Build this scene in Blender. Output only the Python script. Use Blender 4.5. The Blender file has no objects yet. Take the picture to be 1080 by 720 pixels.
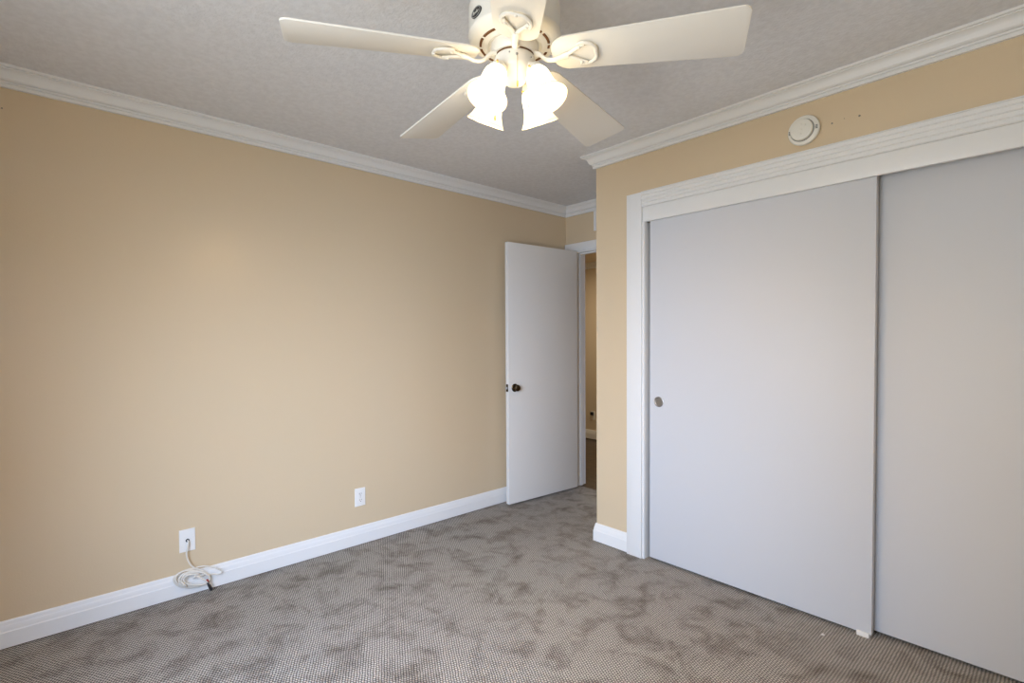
import bpy, bmesh, math, random
from mathutils import Vector, Matrix
random.seed(7)
PI = math.pi
scn = bpy.context.scene
COL = scn.collection

# ------------------------------------------------------------------ camera
CAM_POS = Vector((3.0322, 0.0, 1.3004))
YAW, PITCH, ROLL, FPX, CY = 0.8319, -0.0253, -0.006, 538.29, 370.55
fwd = Vector((-math.sin(YAW), math.cos(YAW), 0))
rgt = Vector((math.cos(YAW), math.sin(YAW), 0))
upv = Vector((0, 0, 1))
F = fwd * math.cos(PITCH) + upv * math.sin(PITCH)
U = upv * math.cos(PITCH) - fwd * math.sin(PITCH)
R = rgt * math.cos(ROLL) + U * math.sin(ROLL)
U2 = U * math.cos(ROLL) - rgt * math.sin(ROLL)
cam_data = bpy.data.cameras.new('camera')
cam_data.sensor_width = 36.0
cam_data.lens = 36.0 * FPX / 1080.0
cam_data.shift_y = (CY - 360.0) / 1080.0
cam_data.clip_start = 0.02
cam = bpy.data.objects.new('camera', cam_data)
COL.objects.link(cam)
cam.matrix_world = Matrix(((R.x, U2.x, -F.x, CAM_POS.x), (R.y, U2.y, -F.y, CAM_POS.y),
                           (R.z, U2.z, -F.z, CAM_POS.z), (0, 0, 0, 1)))
scn.camera = cam

# ------------------------------------------------------------------ room numbers
CE = 2.44
YB, XR, YC, XC, YD = -0.60, 3.62, 2.5797, 0.9982, 3.4143
HALL_Y, HALL_CE = 5.168, 2.26
WIN = (1.50, 2.90, 0.55, 2.05)      # window opening in the wall behind the camera: x0 x1 z0 z1

# ------------------------------------------------------------------ light
scn.view_settings.view_transform = 'Standard'
scn.view_settings.look = 'None'
scn.view_settings.exposure = 0.24
scn.view_settings.gamma = 1.0
scn.view_settings.use_curve_mapping = False
scn.cycles.use_denoising = True
scn.cycles.max_bounces = 10
scn.cycles.diffuse_bounces = 8
world = bpy.data.worlds.new('sky')
scn.world = world
world.use_nodes = True
wn = world.node_tree
sky = wn.nodes.new('ShaderNodeTexSky')
sky.sky_type = 'NISHITA'
sky.sun_disc = False
sky.sun_elevation = math.radians(40)
wn.links.new(sky.outputs[0], wn.nodes['Background'].inputs[0])
wn.nodes['Background'].inputs[1].default_value = 0.03


def area(name, loc, look, sx, sy, power, color, spread=180):
    d = bpy.data.lights.new(name, 'AREA')
    d.shape = 'RECTANGLE'
    d.size, d.size_y = sx, sy
    d.energy = power
    d.color = color
    d.spread = math.radians(spread)
    o = bpy.data.objects.new(name, d)
    COL.objects.link(o)
    o.location = loc
    o.rotation_euler = Vector(look).to_track_quat('-Z', 'Y').to_euler()
    return o


# daylight entering by the window behind the camera, and an unseen warm light added under the hallway ceiling
WC = ((WIN[0] + WIN[1]) / 2, YB - 0.02, (WIN[2] + WIN[3]) / 2)
area('window_skylight', WC, (-0.78, 1, -0.62), WIN[1] - WIN[0] - 0.1, 1.4, 33, (0.50, 0.675, 1.0), 96)
area('window_ground_light', WC, (0.05, 1, 0.25), WIN[1] - WIN[0] - 0.1, 1.4, 28, (0.92, 0.97, 1.0), 170)
HALL_POWER = 14
area('hall_added_light', (-0.4, 4.3, HALL_CE - 0.03), (0, 0, -1), 0.3, 0.3, HALL_POWER, (1.0, 0.86, 0.66))
LAMP = (1.0, 0.64, 0.29)
SHADE_GLOW, BULB_GLOW = 5.5, 600.0


# ------------------------------------------------------------------ materials
def mat(name, col, rough=0.5, metal=0.0, spec=0.5, bump=None, mottle=None):
    """bump=(scale, strength, distance); mottle=(scale, darker colour, amount)"""
    m = bpy.data.materials.new(name)
    m.use_nodes = True
    nt = m.node_tree
    b = nt.nodes['Principled BSDF']
    b.inputs['Base Color'].default_value = (*col, 1)
    b.inputs['Roughness'].default_value = rough
    b.inputs['Metallic'].default_value = metal
    b.inputs['Specular IOR Level'].default_value = spec
    tc = nt.nodes.new('ShaderNodeTexCoord')
    if bump:
        n = nt.nodes.new('ShaderNodeTexNoise')
        n.inputs['Scale'].default_value = bump[0]
        n.inputs['Detail'].default_value = 4
        nt.links.new(tc.outputs['Object'], n.inputs['Vector'])
        bp = nt.nodes.new('ShaderNodeBump')
        bp.inputs['Strength'].default_value = bump[1]
        bp.inputs['Distance'].default_value = bump[2]
        nt.links.new(n.outputs['Fac'], bp.inputs['Height'])
        nt.links.new(bp.outputs['Normal'], b.inputs['Normal'])
    if mottle:
        n = nt.nodes.new('ShaderNodeTexNoise')
        n.inputs['Scale'].default_value = mottle[0]
        n.inputs['Detail'].default_value = 5
        nt.links.new(tc.outputs['Object'], n.inputs['Vector'])
        rp = nt.nodes.new('ShaderNodeValToRGB')
        rp.color_ramp.elements[0].position = 0.35
        rp.color_ramp.elements[1].position = 0.65
        rp.color_ramp.elements[0].color = (*[c + (d - c) * mottle[2] for c, d in zip(col, mottle[1])], 1)
        rp.color_ramp.elements[1].color = (*col, 1)
        nt.links.new(n.outputs['Fac'], rp.inputs['Fac'])
        nt.links.new(rp.outputs['Color'], b.inputs['Base Color'])
    return m


WALL = mat('tan_wall_paint', (0.655, 0.527, 0.355), 0.27, spec=0.5, bump=(150, 0.22, 0.002))
CEIL = mat('textured_ceiling_paint', (0.76, 0.77, 0.79), 0.9, spec=0.1, bump=(75, 0.55, 0.006), mottle=(38, (0.65, 0.655, 0.67), 0.5))
TRIM = mat('white_trim_paint', (0.79, 0.79, 0.775), 0.38)
DOOR = mat('door_paint_daylight_tint', (0.64, 0.65, 0.675), 0.5, spec=0.35, bump=(60, 0.05, 0.001))  # closet doors: bluish daylight is put into the base colour
ENTRY = mat('door_paint_light_boost', (0.78, 0.76, 0.72), 0.5, spec=0.35, bump=(60, 0.05, 0.001))  # same door paint, lightened in colour to stand in for more light
FANW = mat('fan_white_enamel', (0.80, 0.77, 0.69), 0.35)
BLADE = mat('fan_blade_white_laminate', (0.78, 0.75, 0.68), 0.45)
SLOT = mat('lamplit_recess_brown', (0.13, 0.05, 0.010), 0.8)  # orange lamplight inside the slots is put into this brown
DARK = mat('dark_recess', (0.02, 0.018, 0.016), 0.8)
BLACKP = mat('black_plastic', (0.015, 0.015, 0.017), 0.4)
SILVER = mat('silver_lettering', (0.65, 0.65, 0.62), 0.35, metal=0.6)
BRONZE = mat('antique_bronze', (0.10, 0.075, 0.05), 0.22, metal=1.0)
STEEL = mat('satin_steel', (0.42, 0.41, 0.40), 0.35, metal=1.0, bump=(400, 0.05, 0.001))
BRASS = mat('brass_chain', (0.55, 0.36, 0.12), 0.3, metal=1.0)
PLAST = mat('white_plastic', (0.82, 0.81, 0.78), 0.4)
IVORY = mat('ivory_plastic', (0.78, 0.76, 0.68), 0.45)
CABLE = mat('off_white_cable', (0.74, 0.70, 0.62), 0.45)
GREYV = mat('grey_vent', (0.16, 0.16, 0.15), 0.7)
CLOSET = mat('closet_interior_paint', (0.5, 0.45, 0.36), 0.8)
RUST = mat('red_thread', (0.35, 0.03, 0.02), 0.6)
HALLW = mat('hall_wall_paint', (0.62, 0.52, 0.38), 0.6, bump=(190, 0.1, 0.002))


def carpet_material():
    m = bpy.data.materials.new('grey_loop_carpet')
    m.use_nodes = True
    nt = m.node_tree
    L = nt.links.new
    b = nt.nodes['Principled BSDF']
    b.inputs['Roughness'].default_value = 0.95
    b.inputs['Specular IOR Level'].default_value = 0.08
    tc = nt.nodes.new('ShaderNodeTexCoord')
    sep = nt.nodes.new('ShaderNodeSeparateXYZ')
    wob = nt.nodes.new('ShaderNodeTexNoise')
    wob.inputs['Scale'].default_value = 34
    wob.inputs['Detail'].default_value = 2
    L(tc.outputs['Object'], wob.inputs['Vector'])
    mixv = nt.nodes.new('ShaderNodeVectorMath')
    mixv.operation = 'MULTIPLY_ADD'
    L(wob.outputs['Color'], mixv.inputs[0])
    mixv.inputs[1].default_value = (0.008, 0.008, 0)
    L(tc.outputs['Object'], mixv.inputs[2])
    L(mixv.outputs[0], sep.inputs[0])

    def math_(op, a, c=None, v=None):
        n = nt.nodes.new('ShaderNodeMath')
        n.operation = op
        if hasattr(a, 'links'):
            L(a, n.inputs[0])
        else:
            n.inputs[0].default_value = a
        if c is not None:
            if hasattr(c, 'links'):
                L(c, n.inputs[1])
            else:
                n.inputs[1].default_value = c
        return n.outputs[0]
    # woven loops: rows along the depth of the room, every second row offset by half a loop
    PX, PY = 0.0108, 0.0118
    ux = math_('MULTIPLY', sep.outputs[0], 1 / PX)
    row = math_('FLOOR', ux)
    fx = math_('SUBTRACT', math_('FRACT', ux), 0.5)
    par = math_('MULTIPLY', math_('MODULO', math_('ADD', row, 1000.0), 2.0), 0.5)
    uy = math_('ADD', math_('MULTIPLY', sep.outputs[1], 1 / PY), par)
    fy = math_('SUBTRACT', math_('FRACT', uy), 0.5)
    d2 = math_('ADD', math_('MULTIPLY', fx, fx), math_('MULTIPLY', math_('MULTIPLY', fy, fy), 1.9))
    h = math_('SUBTRACT', 1.0, math_('MULTIPLY', d2, 3.2))
    # worn and stained patches
    n1 = nt.nodes.new('ShaderNodeTexNoise')
    n1.inputs['Scale'].default_value = 6.5
    n1.inputs['Detail'].default_value = 6
    n1.inputs['Roughness'].default_value = 0.68
    n1.inputs['Distortion'].default_value = 0.4
    L(tc.outputs['Object'], n1.inputs['Vector'])
    r1 = nt.nodes.new('ShaderNodeValToRGB')
    e = r1.color_ramp.elements
    e[0].position, e[0].color = 0.30, (0.27, 0.232, 0.195, 1)
    e[1].position, e[1].color = 0.53, (0.54, 0.50, 0.445, 1)
    L(n1.outputs['Fac'], r1.inputs['Fac'])
    n2 = nt.nodes.new('ShaderNodeTexNoise')
    n2.inputs['Scale'].default_value = 320
    n2.inputs['Detail'].default_value = 2
    L(tc.outputs['Object'], n2.inputs['Vector'])
    fib = math_('ADD', math_('MULTIPLY', n2.outputs['Fac'], 0.5), 0.75)
    tone = math_('ADD', math_('MULTIPLY', h, 1.0), 0.32)
    tone = math_('MAXIMUM', math_('MINIMUM', tone, 1.15), 0.22)
    tone = math_('MULTIPLY', tone, fib)
    mx = nt.nodes.new('ShaderNodeVectorMath')
    mx.operation = 'SCALE'
    L(r1.outputs['Color'], mx.inputs[0])
    L(tone, mx.inputs['Scale'])
    L(mx.outputs[0], b.inputs['Base Color'])
    bp = nt.nodes.new('ShaderNodeBump')
    bp.inputs['Strength'].default_value = 0.8
    bp.inputs['Distance'].default_value = 0.004
    L(h, bp.inputs['Height'])
    L(bp.outputs['Normal'], b.inputs['Normal'])
    return m


def wood_material():
    m = bpy.data.materials.new('dark_plank_floor')
    m.use_nodes = True
    nt = m.node_tree
    L = nt.links.new
    b = nt.nodes['Principled BSDF']
    b.inputs['Roughness'].default_value = 0.4
    tc = nt.nodes.new('ShaderNodeTexCoord')
    mp = nt.nodes.new('ShaderNodeMapping')
    mp.inputs['Scale'].default_value = (1.2, 7, 1)
    L(tc.outputs['Object'], mp.inputs['Vector'])
    br = nt.nodes.new('ShaderNodeTexBrick')
    br.inputs['Scale'].default_value = 1.0
    br.inputs['Color1'].default_value = (0.085, 0.055, 0.032, 1)
    br.inputs['Color2'].default_value = (0.14, 0.095, 0.058, 1)
    br.inputs['Mortar'].default_value = (0.02, 0.013, 0.008, 1)
    br.inputs['Mortar Size'].default_value = 0.012
    L(mp.outputs[0], br.inputs['Vector'])
    n = nt.nodes.new('ShaderNodeTexNoise')
    n.inputs['Scale'].default_value = 4
    n.inputs['Detail'].default_value = 8
    mp2 = nt.nodes.new('ShaderNodeMapping')
    mp2.inputs['Scale'].default_value = (1.5, 22, 1)
    L(tc.outputs['Object'], mp2.inputs['Vector'])
    L(mp2.outputs[0], n.inputs['Vector'])
    mx = nt.nodes.new('ShaderNodeMixRGB')
    mx.blend_type = 'MULTIPLY'
    mx.inputs[0].default_value = 0.6
    L(br.outputs['Color'], mx.inputs[1])
    L(n.outputs['Color'], mx.inputs[2])
    L(mx.outputs[0], b.inputs['Base Color'])
    return m


def glow_material(name, col, strength, base=(0.55, 0.53, 0.48)):
    m = bpy.data.materials.new(name)
    m.use_nodes = True
    b = m.node_tree.nodes['Principled BSDF']
    b.inputs['Base Color'].default_value = (*base, 1)
    b.inputs['Roughness'].default_value = 0.35
    b.inputs['Emission Color'].default_value = (*col, 1)
    b.inputs['Emission Strength'].default_value = strength
    return m


CARPET = carpet_material()
WOOD = wood_material()
SHADE = glow_material('lit_frosted_glass', (1.0, 0.80, 0.50), SHADE_GLOW)


def grade_glow(m):
    """frosted glass glows most beside its bulb and least at its flared rim (UV v runs from neck to rim)"""
    nt = m.node_tree
    uv = nt.nodes.new('ShaderNodeUVMap')
    sp = nt.nodes.new('ShaderNodeSeparateXYZ')
    rp = nt.nodes.new('ShaderNodeMapRange')
    rp.inputs['From Min'].default_value, rp.inputs['From Max'].default_value = 0.35, 1.0
    rp.inputs['To Min'].default_value, rp.inputs['To Max'].default_value = SHADE_GLOW, 0.3
    nt.links.new(uv.outputs[0], sp.inputs[0])
    nt.links.new(sp.outputs[1], rp.inputs[0])
    nt.links.new(rp.outputs[0], nt.nodes['Principled BSDF'].inputs['Emission Strength'])


grade_glow(SHADE)
BULB = glow_material('lit_bulb', LAMP, BULB_GLOW)


# ------------------------------------------------------------------ mesh helpers
def bx(bm, x0, x1, y0, y1, z0, z1, bev=0.0, seg=2):
    t = bmesh.new()
    bmesh.ops.create_cube(t, size=1)
    for v in t.verts:
        v.co = Vector(((x0 + x1) / 2 + v.co.x * (x1 - x0), (y0 + y1) / 2 + v.co.y * (y1 - y0), (z0 + z1) / 2 + v.co.z * (z1 - z0)))
    if bev:
        bmesh.ops.bevel(t, geom=t.edges[:], offset=bev, segments=seg, affect='EDGES', profile=0.5)
    merge(bm, t)


def merge(bm, t, M=None):
    if M is not None:
        bmesh.ops.transform(t, matrix=M, verts=t.verts)
    me = bpy.data.meshes.new('tmp')
    t.to_mesh(me)
    t.free()
    bm.from_mesh(me)
    bpy.data.meshes.remove(me)


def lathe(bm, prof, n=48, M=None, cap=True):
    """prof: list of (r, z) turned about Z"""
    t = bmesh.new()
    rings = []
    for r, z in prof:
        if r < 1e-6:
            rings.append([t.verts.new((0, 0, z))])
        else:
            rings.append([t.verts.new((r * math.cos(2 * PI * i / n), r * math.sin(2 * PI * i / n), z)) for i in range(n)])
    for a, b in zip(rings, rings[1:]):
        for i in range(n):
            j = (i + 1) % n
            if len(a) == 1 and len(b) == 1:
                continue
            if len(a) == 1:
                t.faces.new((a[0], b[j], b[i]))
            elif len(b) == 1:
                t.faces.new((a[i], a[j], b[0]))
            else:
                t.faces.new((a[i], a[j], b[j], b[i]))
    if cap:
        for rg in (rings[0], rings[-1]):
            if len(rg) > 1:
                t.faces.new(rg)
    bmesh.ops.recalc_face_normals(t, faces=t.faces[:])
    merge(bm, t, M)


def tube(bm, pts, r, n=10, closed=False, flat=1.0):
    """round (or flattened in z) rod along points; r may be a list"""
    P = [Vector(p) for p in pts]
    N = len(P)
    rr = r if isinstance(r, (list, tuple)) else [r] * N
    t = bmesh.new()
    rings = []
    prev = None
    for i in range(N):
        if closed:
            d = P[(i + 1) % N] - P[i - 1]
        else:
            d = P[min(i + 1, N - 1)] - P[max(i - 1, 0)]
        d.normalize()
        if prev is None:
            a = Vector((0, 0, 1)) if abs(d.z) < 0.9 else Vector((1, 0, 0))
        else:
            a = prev
        u = (a - d * a.dot(d)).normalized()
        prev = u
        w = d.cross(u)
        rings.append([t.verts.new(P[i] + (u * math.cos(2 * PI * k / n) * flat + w * math.sin(2 * PI * k / n)) * rr[i]) for k in range(n)])
    for i in range(N if closed else N - 1):
        a, b = rings[i], rings[(i + 1) % N]
        for k in range(n):
            l = (k + 1) % n
            t.faces.new((a[k], a[l], b[l], b[k]))
    if not closed:
        t.faces.new(rings[0])
        t.faces.new(rings[-1])
    bmesh.ops.recalc_face_normals(t, faces=t.faces[:])
    merge(bm, t)


def prism(bm, outline, z0, z1, M=None, bev=0.0):
    t = bmesh.new()
    lo = [t.verts.new((x, y, z0)) for x, y in outline]
    hi = [t.verts.new((x, y, z1)) for x, y in outline]
    n = len(outline)
    t.faces.new(lo[::-1])
    t.faces.new(hi)
    for i in range(n):
        j = (i + 1) % n
        t.faces.new((lo[i], lo[j], hi[j], hi[i]))
    bmesh.ops.recalc_face_normals(t, faces=t.faces[:])
    if bev:
        ed = [e for e in t.edges if abs(e.verts[0].co.z - e.verts[1].co.z) < 1e-6]
        bmesh.ops.bevel(t, geom=ed, offset=bev, segments=2, affect='EDGES', profile=0.5)
    merge(bm, t, M)


def catmull(pts, n=10, closed=False):
    P = [Vector(p) for p in pts]
    out = []
    N = len(P)
    for i in range(N if closed else N - 1):
        if closed:
            p0, p1, p2, p3 = P[i - 1], P[i], P[(i + 1) % N], P[(i + 2) % N]
        else:
            p0, p1, p2, p3 = P[max(i - 1, 0)], P[i], P[i + 1], P[min(i + 2, N - 1)]
        for k in range(n):
            t = k / n
            out.append(0.5 * ((2 * p1) + (p2 - p0) * t + (2 * p0 - 5 * p1 + 4 * p2 - p3) * t * t + (3 * p1 - p0 - 3 * p2 + p3) * t ** 3))
    if not closed:
        out.append(P[-1])
    return out


def obj(name, bm, m, parent=None, smooth=True, loc=None, origin=None):
    if origin is not None:                       # keep world geometry, put the origin at its base
        bmesh.ops.translate(bm, vec=-Vector(origin), verts=bm.verts)
    me = bpy.data.meshes.new(name)
    bm.to_mesh(me)
    bm.free()
    me.materials.append(m)
    if smooth:
        me.shade_smooth()
        me.set_sharp_from_angle(angle=math.radians(35))
    o = bpy.data.objects.new(name, me)
    COL.objects.link(o)
    if parent:
        o.parent = parent
    if loc is not None:
        o.location = loc
    elif origin is not None:
        o.location = origin
    return o


def tag(o, label, cat, group=None, kind=None):
    o['label'] = label
    o['category'] = cat
    if group:
        o['group'] = group
    if kind:
        o['kind'] = kind
    return o


def thing(name, label, cat, loc, rot=(0, 0, 0), group=None, kind=None):
    o = bpy.data.objects.new(name, None)
    o.empty_display_size = 0.05
    COL.objects.link(o)
    o.location = loc
    o.rotation_euler = rot
    return tag(o, label, cat, group, kind)


def struct(name, bm, m, label, cat, smooth=False):
    return tag(obj(name, bm, m, None, smooth), label, cat, kind='structure')


# ------------------------------------------------------------------ room shell
bm = bmesh.new()
bx(bm, -0.12, XR + 0.12, YB - 0.12, YD + 0.035, -0.06, 0)
struct('floor', bm, CARPET, 'grey woven loop carpet with darker worn patches', 'carpet')
bm = bmesh.new()
bx(bm, -2.72, 2.0, YD + 0.035, HALL_Y + 0.1, -0.066, -0.006)
struct('floor_hall', bm, WOOD, 'dark wood plank floor of the hallway beyond the open door', 'floor')
bm = bmesh.new()
bx(bm, -0.12, XR + 0.12, YB - 0.12, YD + 0.12, CE, CE + 0.06)
struct('ceiling', bm, CEIL, 'grey white ceiling with a stippled plaster texture', 'ceiling')
bm = bmesh.new()
bx(bm, -2.72, 2.0, YD + 0.12, HALL_Y + 0.1, HALL_CE, HALL_CE + 0.06)
struct('ceiling_hall', bm, HALLW, 'low tan ceiling of the hallway seen through the doorway', 'ceiling')

bm = bmesh.new()
bx(bm, -0.12, 0, YB, YD, 0, CE)
wall_left = struct('wall_left', bm, WALL, 'long tan wall behind the ceiling fan, with two white wall plates', 'wall')
DX0, DX1, DZ = 0.105, 0.875, 2.052
bm = bmesh.new()
bx(bm, -2.72, DX0, YD, YD + 0.12, 0, CE)
bx(bm, DX1, XR + 0.12, YD, YD + 0.12, 0, CE)
bx(bm, DX0, DX1, YD, YD + 0.12, DZ, CE)
struct('wall_far', bm, WALL, 'short tan wall above and around the open doorway', 'wall')
OX0, OX1, OZ = 1.345, 3.50, 2.06
bm = bmesh.new()
bx(bm, XC, OX0, YC, YC + 0.1, 0, CE)
bx(bm, OX1, XR, YC, YC + 0.1, 0, CE)
bx(bm, OX0, OX1, YC, YC + 0.1, OZ, CE)
wall_closet = struct('wall_closet', bm, WALL, 'tan wall around and above the sliding closet doors', 'wall')
bm = bmesh.new()
bx(bm, XC, XC + 0.1, YC + 0.1, YD, 0, CE)
struct('wall_alcove', bm, WALL, 'tan side wall of the door alcove, behind the closet corner', 'wall')
bm = bmesh.new()
bx(bm, XR, XR + 0.12, YB, YD, 0, CE)
struct('wall_right', bm, WALL, 'tan wall at the right end of the closet', 'wall')
bm = bmesh.new()
x0, x1, z0, z1 = WIN
bx(bm, -0.12, x0, YB - 0.12, YB, 0, CE)
bx(bm, x1, XR + 0.12, YB - 0.12, YB, 0, CE)
bx(bm, x0, x1, YB - 0.12, YB, 0, z0)
bx(bm, x0, x1, YB - 0.12, YB, z1, CE)
struct('wall_back', bm, WALL, 'tan wall with the window, opposite the closet', 'wall')
bm = bmesh.new()
bx(bm, x0, x1, YB - 0.1, YB - 0.05, z0, z0 + 0.05)
bx(bm, x0, x1, YB - 0.1, YB - 0.05, z1 - 0.05, z1)
for xx in (x0, (x0 + x1) / 2 - 0.025, x1 - 0.05):
    bx(bm, xx, xx + 0.05, YB - 0.1, YB - 0.05, z0 + 0.05, z1 - 0.05)
struct('window_1', bm, TRIM, 'white framed window opposite the closet', 'window')
# hallway shell
bm = bmesh.new()
bx(bm, -2.6, 1.9, HALL_Y, HALL_Y + 0.1, 0, HALL_CE)
struct('wall_hall', bm, HALLW, 'tan hallway wall seen through the doorway', 'wall')
bm = bmesh.new()
bx(bm, -2.72, -2.6, YD + 0.12, HALL_Y + 0.1, 0, HALL_CE)
struct('wall_hall_left', bm, HALLW, 'tan wall at the left end of the hallway', 'wall')
bm = bmesh.new()
bx(bm, 1.9, 2.0, YD + 0.12, HALL_Y + 0.1, 0, HALL_CE)
struct('wall_hall_right', bm, HALLW, 'tan wall at the right end of the hallway', 'wall')

# ---- mouldings swept along the walls with mitred corners
ROOM = [Vector(p) for p in ((0, YB), (XR, YB), (XR, YC), (XC, YC), (XC, YD), (0, YD))]


def mitres(poly):
    out = []
    n = len(poly)
    for i in range(n):
        d1 = (poly[i] - poly[i - 1]).normalized()
        d2 = (poly[(i + 1) % n] - poly[i]).normalized()
        n1, n2 = Vector((-d1.y, d1.x)), Vector((-d2.y, d2.x))
        out.append((n1 + n2) / (1 + n1.dot(n2)))
    return out


MIT = mitres(ROOM)


def sweep(bm, a, ma, b, mb, prof, zbase):
    """closed profile (out, z) run from a to b, offset by the mitre vectors"""
    t = bmesh.new()
    A = [t.verts.new((a.x + ma.x * o, a.y + ma.y * o, zbase + z)) for o, z in prof]
    B = [t.verts.new((b.x + mb.x * o, b.y + mb.y * o, zbase + z)) for o, z in prof]
    n = len(prof)
    for i in range(n):
        j = (i + 1) % n
        t.faces.new((A[i], A[j], B[j], B[i]))
    t.faces.new(A)
    t.faces.new(B)
    bmesh.ops.recalc_face_normals(t, faces=t.faces[:])
    merge(bm, t)


def cove(p0, p1, ctrl, n=8):
    return [((1 - t) ** 2 * p0[0] + 2 * t * (1 - t) * ctrl[0] + t * t * p1[0],
             (1 - t) ** 2 * p0[1] + 2 * t * (1 - t) * ctrl[1] + t * t * p1[1]) for t in [i / n for i in range(n + 1)]]


CROWN = [(0, 0), (0.071, 0), (0.071, -0.010), (0.060, -0.0102), (0.060, -0.0150)] + \
    cove((0.0565, -0.0152), (0.036, -0.037), (0.042, -0.020)) + cove((0.0355, -0.0375), (0.0225, -0.0515), (0.0325, -0.049)) + \
    [(0.0165, -0.0517), (0.0165, -0.0545), (0.0195, -0.0550), (0.0195, -0.0610), (0.0125, -0.0615), (0.0125, -0.0650), (0.0150, -0.0655), (0.0150, -0.077), (0, -0.077)]
BASE = [(0, 0.006), (0.017, 0.006), (0.017, 0.072), (0.0150, 0.0745)] + cove((0.0145, 0.077), (0.0110, 0.098), (0.0135, 0.090)) + \
    [(0.0095, 0.100), (0.0095, 0.104)] + cove((0.0088, 0.105), (0.004, 0.118), (0.0085, 0.114)) + [(0, 0.118)]


def crown_run(name, i, label):
    bm = bmesh.new()
    j = (i + 1) % 6
    sweep(bm, ROOM[i], MIT[i], ROOM[j], MIT[j], CROWN, CE)
    return struct(name, bm, TRIM, label, 'crown moulding', smooth=True)


crown_run('trim_1', 5, 'white crown moulding along the top of the long left wall')
crown_run('trim_2', 4, 'short white crown moulding in the corner above the open doorway')
crown_run('trim_3', 3, 'white crown moulding on the hidden side of the door alcove')
crown_run('trim_4', 2, 'white crown moulding above the closet, ending at the outside corner')
crown_run('trim_5', 1, 'white crown moulding on the wall at the right end of the closet')
crown_run('trim_6', 0, 'white crown moulding above the window')


def base_run(name, a, ma, b, mb, label, prof=BASE, m=TRIM):
    bm = bmesh.new()
    sweep(bm, a, ma, b, mb, prof, 0)
    return struct(name, bm, m, label, 'baseboard', smooth=True)


V2 = Vector
base_run('baseboard_left', ROOM[5], MIT[5], ROOM[0], MIT[0], 'long white baseboard along the foot of the left wall')
base_run('baseboard_closet', V2((1.239, YC)), V2((0, -1)), ROOM[3], MIT[3], 'short white baseboard between the closet casing and the corner')
base_run('baseboard_alcove', ROOM[3], MIT[3], ROOM[4], MIT[4], 'white baseboard round the corner in the door alcove')
base_run('baseboard_right', ROOM[1], MIT[1], ROOM[2], MIT[2], 'white baseboard at the right end of the closet')
base_run('baseboard_back', ROOM[0], MIT[0], ROOM[1], MIT[1], 'white baseboard under the window')
base_run('baseboard_hall', V2((1.9, HALL_Y)), V2((0, -1)), V2((-2.6, HALL_Y)), V2((0, -1)), 'white baseboard in the hallway beyond the door')
bm = bmesh.new()
sweep(bm, V2((1.9, HALL_Y)), V2((0, -1)), V2((-2.6, HALL_Y)), V2((0, -1)), [(o, z * 0.95) for o, z in CROWN], HALL_CE)
struct('trim_7', bm, TRIM, 'grey white moulding high on the hallway wall', 'crown moulding', smooth=True)

# ---- closet opening: casing, jamb, header, fascia
bm = bmesh.new()
bx(bm, 1.239, 1.340, YC - 0.020, YC, 0, 2.143, 0.002)
struct('trim_8', bm, TRIM, 'plain white casing board up the left side of the closet', 'door casing', smooth=True)
bm = bmesh.new()
bx(bm, 3.505, 3.606, YC - 0.020, YC, 0, 2.143, 0.002)
struct('trim_9', bm, TRIM, 'plain white casing board up the right side of the closet', 'door casing', smooth=True)
bm = bmesh.new()
hp = [(0, 0)]
zz = 0.0
for k in range(4):                               # fluted header: four ribs stepping outward
    o = 0.010 + 0.0028 * k
    hp += [(o, zz + 0.0005), (o + 0.0050, zz + 0.0050), (o + 0.0050, zz + 0.0170), (o + 0.0010, zz + 0.0198)]
    zz += 0.0203
hp += [(0.024, 0.0815), (0.024, 0.0855), (0, 0.0855)]
sweep(bm, V2((3.5055, YC)), V2((0, -1)), V2((1.3405, YC)), V2((0, -1)), hp, 2.0585)
struct('trim_10', bm, TRIM, 'ribbed white header moulding across the top of the closet', 'door casing', smooth=True)
bm = bmesh.new()
bx(bm, 1.3405, 3.5045, YC - 0.006, YC + 0.012, 1.972, 2.058, 0.0015)
struct('trim_11', bm, TRIM, 'flat white fascia board hiding the closet door track', 'fascia board', smooth=True)
bm = bmesh.new()
bx(bm, 1.3405, 1.356, YC - 0.012, YC + 0.1, 0, 1.9715, 0.0015)
struct('trim_12', bm, TRIM, 'narrow white jamb strip beside the left closet door', 'door jamb', smooth=True)

# ---- entry doorway: casing, jambs, stop
bm = bmesh.new()
bx(bm, 0.004, 0.960, YD - 0.018, YD, DZ, 2.121, 0.002)
bx(bm, 0.030, DX0 - 0.006, YD - 0.018, YD, 0, DZ, 0.002)
bx(bm, DX1 + 0.006, 0.955, YD - 0.018, YD, 0, DZ, 0.002)
struct('trim_13', bm, TRIM, 'white casing around the open doorway', 'door casing', smooth=True)
bm = bmesh.new()
bx(bm, DX0, DX0 + 0.012, YD - 0.004, YD + 0.124, 0, DZ - 0.012)
bx(bm, DX1 - 0.012, DX1, YD - 0.004, YD + 0.124, 0, DZ - 0.012)
bx(bm, DX0, DX1, YD - 0.004, YD + 0.124, DZ - 0.012, DZ)
bx(bm, DX0 + 0.012, DX0 + 0.022, YD + 0.045, YD + 0.08, 0, DZ - 0.022)
bx(bm, DX1 - 0.022, DX1 - 0.012, YD + 0.045, YD + 0.08, 0, DZ - 0.022)
bx(bm, DX0 + 0.012, DX1 - 0.012, YD + 0.045, YD + 0.08, DZ - 0.022, DZ - 0.012)
struct('trim_14', bm, TRIM, 'white door jamb with its stop strip inside the doorway', 'door jamb', smooth=False)

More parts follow.
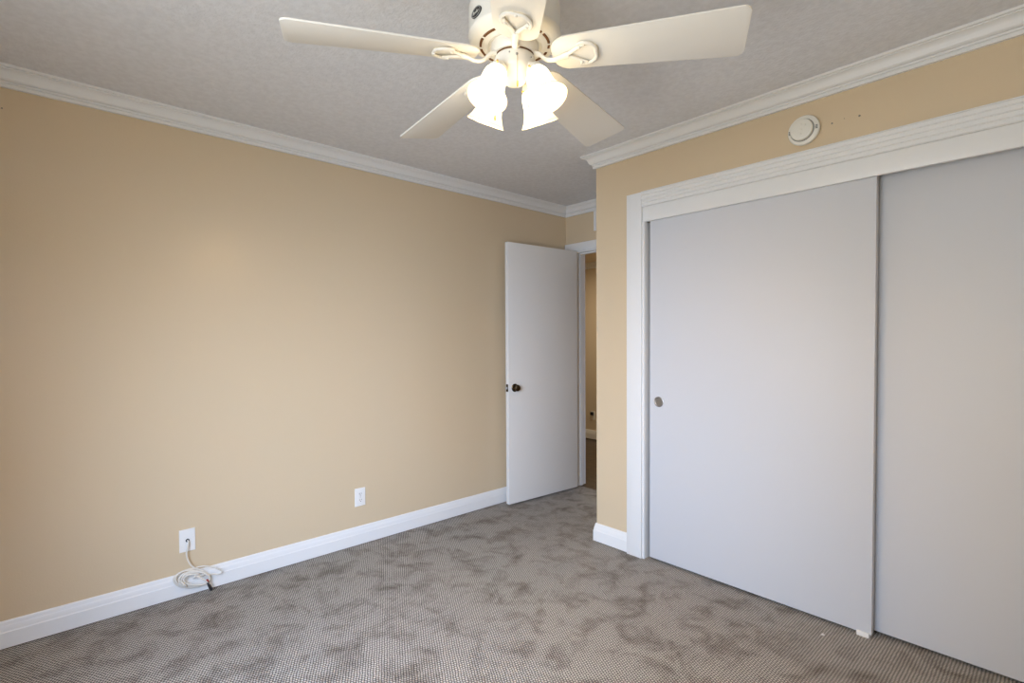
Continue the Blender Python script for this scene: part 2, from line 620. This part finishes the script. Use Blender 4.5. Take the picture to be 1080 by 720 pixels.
# small holes left in the paint
for (hx, hz, r) in ((2.305, 2.240, 0.0036), (2.352, 2.246, 0.0018), (2.408, 2.240, 0.0042)):
    bm = bmesh.new()
    lathe(bm, [(r, 0), (r, 0.0008), (r * 0.6, 0.0012)], 14, Matrix.Translation((hx, YC, hz)) @ Matrix.Rotation(PI / 2, 4, 'X'))
    o = obj('screw_hole', bm, GREYV, wall_closet)
    o['label'] = 'small dark screw hole'
bm = bmesh.new()
lathe(bm, [(0.003, 0), (0.003, 0.0008), (0.0015, 0.0012)], 12, Matrix.Translation((0, -0.118, 2.277)) @ Matrix.Rotation(PI / 2, 4, 'Y'))
obj('nail_hole', bm, GREYV, wall_left)['label'] = 'small dark nail hole'

# ------------------------------------------------------------------ sliding closet doors
D1Y, D2Y = YC + 0.014, YC + 0.072                 # front faces of the two panels
d = thing('door_2', 'white sliding closet door with a round grey finger pull, in front of the other', 'door', (1.377, D1Y, 0), kind='structure')
bm = bmesh.new()
W1 = 2.468 - 1.377
bx(bm, 0, W1, 0, 0.033, 0.014, 2.03, 0.0015)
obj('panel', bm, DOOR, d)
bm = bmesh.new()
bx(bm, W1 - 0.004, W1 + 0.0015, -0.0012, 0.0345, 0.0145, 2.029, 0.001)
obj('edge_strip', bm, DOOR, d)['label'] = 'thin chipped edge strip'
MX = Matrix.Translation((0.059, 0, 0.932)) @ Matrix.Rotation(PI / 2, 4, 'X')
bm = bmesh.new()
lathe(bm, [(0.0300, -0.0005), (0.0300, 0.0016), (0.0285, 0.0026), (0.0255, 0.0026), (0.0242, 0.0012), (0.0235, 0.0006), (0.0215, 0.0004),
           (0.0212, 0.0010), (0.0195, 0.0010), (0.0190, 0.0004), (0.0, 0.0004)], 40, MX, cap=False)
o = obj('finger_pull', bm, STEEL, d)
o['label'] = 'round satin metal finger pull'
d = thing('door_3', 'white sliding closet door at the right edge, behind the other and further in', 'door', (2.405, D2Y, 0), kind='structure')
bm = bmesh.new()
bx(bm, 0, 3.492 - 2.405, 0, 0.033, 0.014, 2.03, 0.0015)
obj('panel', bm, DOOR, d)
t = thing('door_guide', 'small white plastic floor guide under the closet doors where they overlap', 'door guide', (2.440, D1Y - 0.004, 0.0))
bm = bmesh.new()
bx(bm, -0.024, 0.022, -0.004, 0.002, 0.0, 0.022, 0.001)
obj('front_lip', bm, PLAST, t)
bm = bmesh.new()
bx(bm, -0.024, 0.022, 0.002, 0.080, 0.0, 0.006, 0.001)
obj('base_plate', bm, PLAST, t)

# ------------------------------------------------------------------ open entry door
ang = math.atan2(-0.757, -0.051)
d = thing('door_1', 'grey white flush entry door standing open against the left wall', 'door', (0.164, 3.377, 0), (0, 0, ang), kind='structure')
LW = 0.757
bm = bmesh.new()
bx(bm, 0, LW, -0.035, 0, 0.014, 2.042, 0.0015)
obj('panel', bm, ENTRY, d)
for side, y in ((1, 0.0), (-1, -0.035)):
    M = Matrix.Translation((LW - 0.062, y, 0.918)) @ Matrix.Rotation(-PI / 2 * side, 4, 'X')
    bm = bmesh.new()
    lathe(bm, [(0.0, 0.048), (0.010, 0.0475), (0.019, 0.045), (0.0250, 0.039), (0.0262, 0.033), (0.024, 0.026), (0.017, 0.020), (0.0115, 0.016), (0.0105, 0.008), (0.0105, 0.0)], 32, M)
    k = obj('knob', bm, BRONZE, d)
    k['label'] = 'round dark bronze knob'
    bm = bmesh.new()
    lathe(bm, [(0.0, 0.010), (0.014, 0.010), (0.022, 0.0085), (0.029, 0.005), (0.032, 0.0015), (0.032, 0.0)], 36, M)
    obj('rosette', bm, BRONZE, k)
bm = bmesh.new()
bx(bm, LW, LW + 0.0012, -0.0300, -0.0050, 0.890, 0.947, 0.0004)
lp = obj('latch_plate', bm, BRONZE, d)
bm = bmesh.new()
prism(bm, [(LW, -0.024), (LW + 0.011, -0.024), (LW + 0.003, -0.011), (LW, -0.011)], 0.910, 0.927)
obj('latch_bolt', bm, STEEL, lp, smooth=False)
for z in (0.22, 1.03, 1.84):
    bm = bmesh.new()
    lathe(bm, [(0.0, 0.0), (0.0055, 0.001), (0.0055, 0.088), (0.0, 0.089)], 14, Matrix.Translation((-0.006, -0.040, z - 0.044)))
    bx(bm, -0.0012, 0.0, -0.0345, -0.003, z - 0.044, z + 0.044)
    obj('hinge', bm, BRONZE, d)

# ------------------------------------------------------------------ wall plates and cable
PLATE_OUT = [(0.035, 0.057), (-0.035, 0.057), (-0.035, -0.057), (0.035, -0.057)]


def on_left_wall(y, z):                            # local x -> along -y... local z out of the wall
    return Matrix(((0, 0, 1, 0), (1, 0, 0, y), (0, 1, 0, z), (0, 0, 0, 1)))


def plate(parent, m):
    bm = bmesh.new()
    t = bmesh.new()
    prism(t, PLATE_OUT, 0, 0.0055)
    ed = [e for e in t.edges if e.verts[0].co.z > 0.005 and e.verts[1].co.z > 0.005]
    bmesh.ops.bevel(t, geom=ed, offset=0.004, segments=3, affect='EDGES', profile=0.6)
    merge(bm, t)
    return obj('cover_plate', bm, m, parent)


t = thing('power_outlet', 'white duplex power outlet on the tan wall, nearer the open door', 'outlet', (0, 1.449, 0.302))
t.matrix_world = on_left_wall(1.449, 0.302)
plate(t, PLAST)
for s in (-1, 1):
    bm = bmesh.new()
    a = [i * 2 * PI / 40 for i in range(40)]
    prism(bm, [(0.0172 * math.cos(q), s * 0.0195 + max(-0.0135, min(0.0135, 0.0172 * math.sin(q)))) for q in a], 0.005, 0.0072)
    r = obj('receptacle', bm, PLAST, t)
    bm = bmesh.new()
    bx(bm, -0.0075, -0.0050, s * 0.0195 - 0.002, s * 0.0195 + 0.0075, 0.0068, 0.0075)
    bx(bm, 0.0050, 0.0072, s * 0.0195 - 0.001, s * 0.0195 + 0.0070, 0.0068, 0.0075)
    lathe(bm, [(0.0026, 0.0068), (0.0026, 0.0075), (0, 0.0075)], 14, Matrix.Translation((0, s * 0.0195 - 0.0075, 0)))
    obj('slots', bm, DARK, r)
bm = bmesh.new()
lathe(bm, [(0.003, 0.005), (0.003, 0.0064), (0.0, 0.0068)], 14)
obj('screw', bm, STEEL, t)

t = thing('cable_wall_plate', 'white cable plate on the tan wall with a cable running out of it', 'wall plate', (0, 0.509, 0.281))
t.matrix_world = on_left_wall(0.509, 0.281)
plate(t, PLAST)
bm = bmesh.new()
lathe(bm, [(0.0085, 0.005), (0.0085, 0.0068), (0.0062, 0.0072), (0.0, 0.0060)], 24)
obj('cable_hole', bm, DARK, t)
for s in (-1, 1):
    bm = bmesh.new()
    lathe(bm, [(0.003, 0.005), (0.003, 0.0064), (0.0, 0.0068)], 14, Matrix.Translation((0, s * 0.042, 0)))
    obj('screw', bm, PLAST, t)

# coiled cable: drops from the plate, hangs as an oval coil in front of the baseboard
t = thing('coaxial_cable', 'off white cable hanging in an oval coil against the baseboard', 'cable', (0.03, 0.55, 0.0))
c0 = Vector((0.03, 0.55, 0.0))
pts = [(0.004, 0.509, 0.281), (0.020, 0.510, 0.276), (0.026, 0.506, 0.255), (0.027, 0.500, 0.220), (0.026, 0.508, 0.180), (0.028, 0.528, 0.145)]
rnd = random.Random(3)
cy, cz = 0.522, 0.088
NL = 5
for l in range(NL):
    for k in range(8):
        a = math.radians(60) - (k + 0.5) * PI / 4
        ry = 0.078 - 0.005 * l + rnd.uniform(-0.005, 0.005)
        rz = 0.048 - 0.004 * l + rnd.uniform(-0.004, 0.004)
        yy = cy + ry * math.cos(a) + 0.004 * l
        pz = cz + rz * math.sin(a) - 0.25 * (yy - cy) + rnd.uniform(-0.002, 0.002)
        pts.append((0.026 + 0.0045 * l + rnd.uniform(0, 0.003), yy, max(pz, 0.008)))
pts += [(0.050, 0.530, 0.108), (0.054, 0.560, 0.085), (0.056, 0.590, 0.050), (0.056, 0.602, 0.026)]
bm = bmesh.new()
tube(bm, [Vector(p) - c0 for p in catmull(pts, 8)], 0.0037, 8)
obj('coil', bm, CABLE, t)
# second strand looping out to the right over the baseboard
pts = [(0.030, 0.540, 0.140), (0.034, 0.575, 0.138), (0.038, 0.620, 0.118), (0.036, 0.655, 0.086), (0.032, 0.640, 0.074), (0.032, 0.600, 0.088), (0.036, 0.560, 0.095), (0.040, 0.520, 0.095)]
bm = bmesh.new()
tube(bm, [Vector(p) - c0 for p in catmull(pts, 8)], 0.0034, 8)
obj('loose_strand', bm, CABLE, t)
# wraps that bind the coil and its end connectors
bm = bmesh.new()
tube(bm, [Vector(p) - c0 for p in catmull([(0.052, 0.470, 0.096), (0.060, 0.482, 0.080), (0.052, 0.492, 0.066), (0.026, 0.490, 0.070), (0.022, 0.474, 0.092)], 6, closed=True)], 0.0042, 8, closed=True)
obj('tie_wrap', bm, CABLE, t)
bm = bmesh.new()
A, B = Vector((0.055, 0.585, 0.056)) - c0, Vector((0.058, 0.602, 0.012)) - c0
tube(bm, [A, A.lerp(B, 0.25), A.lerp(B, 0.3), B], [0.0052, 0.0058, 0.0075, 0.0075], 14)
obj('plug', bm, BLACKP, t)['label'] = 'black plug end'
bm = bmesh.new()
A = Vector((0.053, 0.582, 0.072)) - c0
tube(bm, [A, A + Vector((0.001, 0.006, -0.014))], 0.0046, 10)
obj('red_band', bm, RUST, t)['label'] = 'small dark red band'

# hallway outlet with a dark plug in it
t = thing('hallway_outlet', 'white outlet with a dark plug in the hallway, low on the far wall', 'outlet', (-1.06, HALL_Y, 0.335))
t.matrix_world = Matrix(((1, 0, 0, -1.098), (0, 0, -1, HALL_Y), (0, 1, 0, 0.308), (0, 0, 0, 1)))
plate(t, IVORY)
bm = bmesh.new()
bx(bm, -0.026, 0.014, 0.006, 0.044, 0.005, 0.036, 0.004)
obj('plug', bm, BLACKP, t)

# vent grille high on the far wall, mostly hidden by the closet corner
t = thing('wall_vent', 'white wall vent above the doorway, half hidden by the closet corner', 'vent', (0.475, YD, 2.28))
bm = bmesh.new()
for a in (((-0.155, 0.155), (-0.082, -0.062)), ((-0.155, 0.155), (0.062, 0.082)), ((-0.155, -0.130), (-0.062, 0.062)), ((0.130, 0.155), (-0.062, 0.062))):
    bx(bm, a[0][0], a[0][1], -0.010, 0, a[1][0], a[1][1])
obj('frame', bm, TRIM, t, smooth=False)
for k in range(7):
    bm = bmesh.new()
    z = -0.052 + k * 0.0173
    prism(bm, [(-0.009, z), (-0.0075, z + 0.001), (-0.0015, z + 0.012), (-0.003, z + 0.011)], -0.130, 0.130,
          Matrix(((0, 0, 1, 0), (1, 0, 0, 0), (0, 1, 0, 0), (0, 0, 0, 1))))
    obj('slat', bm, TRIM, t, smooth=False)

# ------------------------------------------------------------------ smoke detector on the closet wall
t = thing('smoke_detector', 'round off white smoke detector on the tan wall above the closet', 'smoke detector', (2.196, YC, 2.238))
t.rotation_euler = (PI / 2, 0, 0)                    # local z points out of the wall
bm = bmesh.new()
lathe(bm, [(0.060, 0.0), (0.064, 0.003), (0.0665, 0.010), (0.0665, 0.016), (0.064, 0.021), (0.056, 0.024), (0.0, 0.024)], 64)
obj('base', bm, IVORY, t)
bm = bmesh.new()
lathe(bm, [(0.047, 0.023), (0.0475, 0.034), (0.045, 0.0385), (0.038, 0.041), (0.0, 0.042)], 64, Matrix.Translation((-0.004, 0, 0)))
cv = obj('cover', bm, IVORY, t)
bm = bmesh.new()
lathe(bm, [(0.0500, 0.0232), (0.0500, 0.0262), (0.0470, 0.0262), (0.0470, 0.0232)], 64, Matrix.Translation((-0.004, 0, 0)), cap=False)
obj('gap_shade_ring', bm, GREYV, t)  # dark ring painting in the shade round the cover
for (x, y, r) in ((-0.004, 0.022, 0.0045), (-0.004, 0.0, 0.006), (-0.004, -0.022, 0.004), (0.014, 0.016, 0.003)):
    bm = bmesh.new()
    lathe(bm, [(r, 0.0405), (r, 0.0432), (r * 0.6, 0.0440), (0.0, 0.0440)], 16, Matrix.Translation((x, y, 0)))
    obj('button', bm, IVORY, cv)
for sx in (-0.0565, 0.0545):
    for k in range(3):
        bm = bmesh.new()
        bx(bm, sx - 0.0045, sx + 0.0045, -0.0085 + k * 0.0062, -0.0048 + k * 0.0062, 0.0225, 0.0247)
        obj('sounder_slot', bm, GREYV, t, smooth=False)

# ------------------------------------------------------------------ tiny scrap on the carpet
bm = bmesh.new()
prism(bm, [(-0.006, -0.004), (0.005, -0.005), (0.007, 0.003), (0.0, 0.006), (-0.005, 0.004)], 0.0, 0.004)
o = obj('paper_scrap', bm, PLAST, None, smooth=False, loc=(2.318, 2.475, 0.0))
tag(o, 'tiny white scrap on the carpet before the closet doors', 'scrap')

# ------------------------------------------------------------------ ceiling fan with four lit shades
FX, FY = 1.8623, 1.0847
fan = thing('ceiling_fan', 'white five bladed ceiling fan with four lit bell shades', 'ceiling fan', (FX, FY, CE))
Z = lambda z: z - CE
CAM_AZ = math.atan2(-FY, CAM_POS.x - FX)
bm = bmesh.new()
lathe(bm, [(0.0, Z(2.44)), (0.082, Z(2.44)), (0.084, Z(2.425)), (0.080, Z(2.400)), (0.094, Z(2.372)), (0.118, Z(2.345)), (0.134, Z(2.325)), (0.140, Z(2.305)),
           (0.1405, Z(2.2300)), (0.1420, Z(2.2270)), (0.1420, Z(2.2225)), (0.1400, Z(2.2190)), (0.1370, Z(2.2135)), (0.128, Z(2.2075)), (0.116, Z(2.2035)),
           (0.098, Z(2.1995)), (0.092, Z(2.1960)), (0.084, Z(2.1955)), (0.079, Z(2.199)), (0.0, Z(2.199))], 96)
housing = obj('motor_housing', bm, FANW, fan)
# cooling slots round the underside
for a0, a1 in ((-90, -66), (-60, -28), (-16, 12), (44, 48), (54, 82), (89, 97), (110, 140), (150, 178), (200, 230), (240, 262)):
    a, ln = CAM_AZ + math.radians(a0), math.radians(a1 - a0)
    bm = bmesh.new()
    n = 8
    ring = []
    for r, z in ((0.1015, 2.1985), (0.1085, 2.2005)):
        ring.append([(r * math.cos(a + ln * i / n), r * math.sin(a + ln * i / n)) for i in range(n + 1)])
    prism(bm, ring[0] + ring[1][::-1], Z(2.1984), Z(2.2040))
    obj('cooling_slot', bm, SLOT, housing, smooth=False)
# oval maker's badge on the side of the motor
ba = CAM_AZ - math.radians(52)
Mb = Matrix.Rotation(ba, 4, 'Z') @ Matrix.Translation((0.1405, 0, Z(2.250))) @ Matrix(((0, 0, 1, 0), (1, 0, 0, 0), (0, 1, 0, 0), (0, 0, 0, 1)))
bm = bmesh.new()
prism(bm, [(0.024 * math.cos(q * PI / 20), 0.0150 * math.sin(q * PI / 20)) for q in range(40)], -0.003, 0.0022, Mb, bev=0.0006)
badge = obj('badge', bm, BLACKP, housing)
badge['label'] = 'black oval badge with pale lettering'
bm = bmesh.new()
tube(bm, [Mb @ Vector((0.0215 * math.cos(q * PI / 20), 0.0128 * math.sin(q * PI / 20), 0.0024)) for q in range(40)], 0.0005, 5, closed=True)
# pale flowing script, too small to read in the photograph
scr = [(-0.015, -0.004), (-0.013, 0.005), (-0.0125, -0.004), (-0.0105, 0.001), (-0.0095, 0.005), (-0.009, -0.004), (-0.006, 0.001), (-0.0045, -0.003), (-0.002, 0.001),
       (0.0, -0.003), (0.002, 0.001), (0.004, -0.003), (0.0055, 0.005), (0.0065, -0.003), (0.0090, 0.000), (0.0085, -0.003), (0.0115, 0.001), (0.0145, -0.001)]
tube(bm, [Mb @ Vector((x, y, 0.0025)) for x, y, _ in [tuple(v) for v in catmull([(x, y, 0) for x, y in scr], 4)]], 0.0008, 5)
obj('lettering', bm, SILVER, badge)
# turning hub
bm = bmesh.new()
lathe(bm, [(0.0, Z(2.199)), (0.073, Z(2.199)), (0.074, Z(2.190)), (0.073, Z(2.180)), (0.069, Z(2.1735)), (0.066, Z(2.1675)), (0.0, Z(2.1675))], 64)
obj('rotor', bm, FANW, fan)
bm = bmesh.new()
lathe(bm, [(0.060, Z(2.1675)), (0.060, Z(2.160)), (0.0, Z(2.160))], 48)
obj('hub_gap', bm, SLOT, fan)
bm = bmesh.new()
lathe(bm, [(0.0, Z(2.1625)), (0.0600, Z(2.1625)), (0.0625, Z(2.159)), (0.0625, Z(2.128)), (0.0600, Z(2.119)), (0.054, Z(2.112)), (0.046, Z(2.106)), (0.036, Z(2.097)),
           (0.030, Z(2.088)), (0.018, Z(2.082)), (0.0, Z(2.080))], 64)
sw = obj('switch_housing', bm, FANW, fan)
for da, z, r in ((-0.25, 2.150, 0.0022), (0.1, 2.143, 0.0040), (0.9, 2.145, 0.0022)):
    bm = bmesh.new()
    lathe(bm, [(r, 0), (r, 0.0015), (r * 0.4, 0.0026), (0, 0.0026)], 14, Matrix.Rotation(CAM_AZ + da, 4, 'Z') @ Matrix.Translation((0.0625, 0, Z(z))) @ Matrix.Rotation(PI / 2, 4, 'Y'))
    obj('screw', bm, STEEL, sw)
# pull chains
for da, L0, L1 in ((0.12, 2.141, 2.062), (-1.9, 2.118, 2.000)):
    bm = bmesh.new()
    x, y = 0.0665 * math.cos(CAM_AZ + da), 0.0665 * math.sin(CAM_AZ + da)
    tube(bm, [(x * 0.92, y * 0.92, Z(L0)), (x, y, Z(L0 - 0.003)), (x, y, Z(L0 - 0.01)), (x, y, Z(L1))], 0.0007, 6)
    z = L0 - 0.012
    while z > L1:
        lathe(bm, [(0, -0.0011), (0.0011, 0), (0, 0.0011)], 6, Matrix.Translation((x, y, Z(z))))
        z -= 0.0034
    pc = obj('pull_chain', bm, BRASS, fan)
    bm = bmesh.new()
    lathe(bm, [(0.0, 0.002), (0.0022, 0.0), (0.0034, -0.010), (0.0026, -0.016), (0.0, -0.018)], 12, Matrix.Translation((x, y, Z(L1))))
    obj('chain_fob', bm, BRASS, pc)

# blades and blade irons
PH, DROOP, PITCHB, WT, WR = 0.5319, 0.0532, -0.2072, 0.1772, 0.1382
HUB = 2.1599


def blade_width(r):
    return WR + (WT - WR) * (r - 0.2) / 0.46


def blade_outline():
    r0, r1, out = 0.118, 0.660, []
    w0, w1 = blade_width(r0) / 2, blade_width(r1) / 2
    c0, c1 = 0.052, 0.022
    for sgn, seq in ((1, ((r1, w1, c1, 0), (r0, w0, c0, 1))), (-1, ((r0, w0, c0, 2), (r1, w1, c1, 3)))):
        for r, w, c, q in seq:
            cx = r - c if r > 0.4 else r + c
            cyy = (w - c) * sgn
            a0 = {0: 0, 1: PI / 2, 2: PI, 3: 3 * PI / 2}[q]
            for k in range(9):
                aa = a0 + k * PI / 16
                out.append((cx + c * math.cos(aa), cyy + c * math.sin(aa)))
    return out


BO = blade_outline()
bmB = bmesh.new()
prism(bmB, BO, 0.0, 0.0055, bev=0.0012)
bladeM = bpy.data.meshes.new('blade')
bmB.to_mesh(bladeM)
bmB.free()
bladeM.materials.append(BLADE)
bladeM.shade_smooth()
bladeM.set_sharp_from_angle(angle=math.radians(35))
ironB = bmesh.new()                                   # in the blade's own frame: x outward, z up
zi = -0.0065
stem = [(0.062, 0, 0.012), (0.080, 0, 0.006), (0.100, 0, -0.012), (0.125, 0, -0.017), (0.150, 0, -0.010), (0.168, 0, zi)]
cs = catmull(stem, 6)
tube(ironB, cs, [0.0125 - 0.004 * math.sin(PI * i / (len(cs) - 1)) for i in range(len(cs))], 12, flat=0.6)
for s in (-1, 1):                                     # the two prongs of the fork
    cp = catmull([(0.158, 0, zi - 0.002), (0.180, s * 0.012, zi), (0.205, s * 0.029, zi), (0.220, s * 0.036, zi)], 6)
    tube(ironB, cp, 0.0062, 10, flat=0.7)
arc = []
for k in range(25):                                    # heart shaped outer rim of the iron
    q = -2.0 + 4.0 * k / 24
    rad = 0.0390 - 0.0045 * math.exp(-(q / 0.35) ** 2)
    arc.append((0.2155 + rad * math.cos(q), rad * 1.06 * math.sin(q), zi))
tube(ironB, arc, 0.0056, 10, flat=0.8)
for px, py in ((0.205, 0.029), (0.205, -0.029), (0.251, 0)):
    lathe(ironB, [(0.0045, zi - 0.003), (0.0045, zi - 0.0062), (0.002, zi - 0.0078), (0.0, zi - 0.0078)], 10, Matrix.Translation((px, py, 0)))
ironM = bpy.data.meshes.new('blade_iron')
ironB.to_mesh(ironM)
ironB.free()
ironM.materials.append(FANW)
ironM.shade_smooth()
ironM.set_sharp_from_angle(angle=math.radians(40))
for k in range(5):
    az = PH + k * 2 * PI / 5
    # tilt outward end down (droop), then roll about its own length (pitch), then turn
    Mx = Matrix.Translation((0, 0, Z(HUB))) @ Matrix.Rotation(az, 4, 'Z') @ Matrix.Rotation(DROOP, 4, 'Y') @ Matrix.Rotation(PITCHB, 4, 'X')
    ir = bpy.data.objects.new('blade_iron', ironM)
    COL.objects.link(ir)
    ir.parent = fan
    ir.matrix_local = Mx
    bl = bpy.data.objects.new('blade', bladeM)
    COL.objects.link(bl)
    bl.parent = fan
    bl.matrix_local = Mx

# four arms, sockets, shades and bulbs
TILT = math.radians(26)
outer = [(0.0230, 0.000), (0.0245, 0.004), (0.0300, 0.012), (0.0345, 0.022), (0.0365, 0.034), (0.0375, 0.048), (0.0395, 0.064), (0.0440, 0.080), (0.0510, 0.095), (0.0580, 0.106), (0.0625, 0.112)]
inner = [(r - 0.0028, z) for r, z in outer][::-1]
for k in range(4):
    az = CAM_AZ + math.radians(5 + 45 + 90 * k)
    # socket frame: z' axis runs from the neck outward and down
    Ms = Matrix.Rotation(az, 4, 'Z') @ Matrix.Translation((0.077, 0, Z(2.101))) @ Matrix.Rotation(PI - TILT, 4, 'Y')
    bm = bmesh.new()
    tube(bm, catmull([(0.050 * math.cos(az), 0.050 * math.sin(az), Z(2.122)), (0.062 * math.cos(az), 0.062 * math.sin(az), Z(2.121)), Ms @ Vector((0, 0, -0.006))], 5), 0.0105, 12)
    obj('light_arm', bm, FANW, fan)
    bm = bmesh.new()
    lathe(bm, [(0.0, -0.016), (0.017, -0.015), (0.0235, -0.009), (0.0268, 0.000), (0.0268, 0.0075), (0.0250, 0.009), (0.0250, 0.004), (0.0, 0.004)], 36, Ms)
    so = obj('lamp_socket', bm, FANW, fan)
    for q in range(3):
        bm = bmesh.new()
        lathe(bm, [(0.0, 0.0), (0.0018, 0.0), (0.0018, 0.004), (0.0030, 0.0045), (0.0030, 0.008), (0.0, 0.009)], 10,
              Ms @ Matrix.Rotation(q * 2 * PI / 3 + 0.4, 4, 'Z') @ Matrix.Translation((0.0262, 0, 0.004)) @ Matrix.Rotation(PI / 2, 4, 'Y'))
        obj('thumb_screw', bm, BRASS, so)
    bm = bmesh.new()
    lathe(bm, outer + inner, 48, Ms, cap=False)
    uvl = bm.loops.layers.uv.new('UVMap')
    Mi = Ms.inverted()
    for fc in bm.faces:
        for lo in fc.loops:
            lo[uvl].uv = (0.5, (Mi @ lo.vert.co).z / 0.112)
    sh = obj('lamp_shade', bm, SHADE, fan)
    sh['label'] = 'glowing frosted glass bell shade'
    bm = bmesh.new()
    lathe(bm, [(0.0, 0.004), (0.012, 0.006), (0.013, 0.020), (0.020, 0.034), (0.0255, 0.050), (0.0255, 0.062), (0.021, 0.073), (0.012, 0.080), (0.0, 0.082)], 24, Ms)
    obj('bulb', bm, BULB, sh)
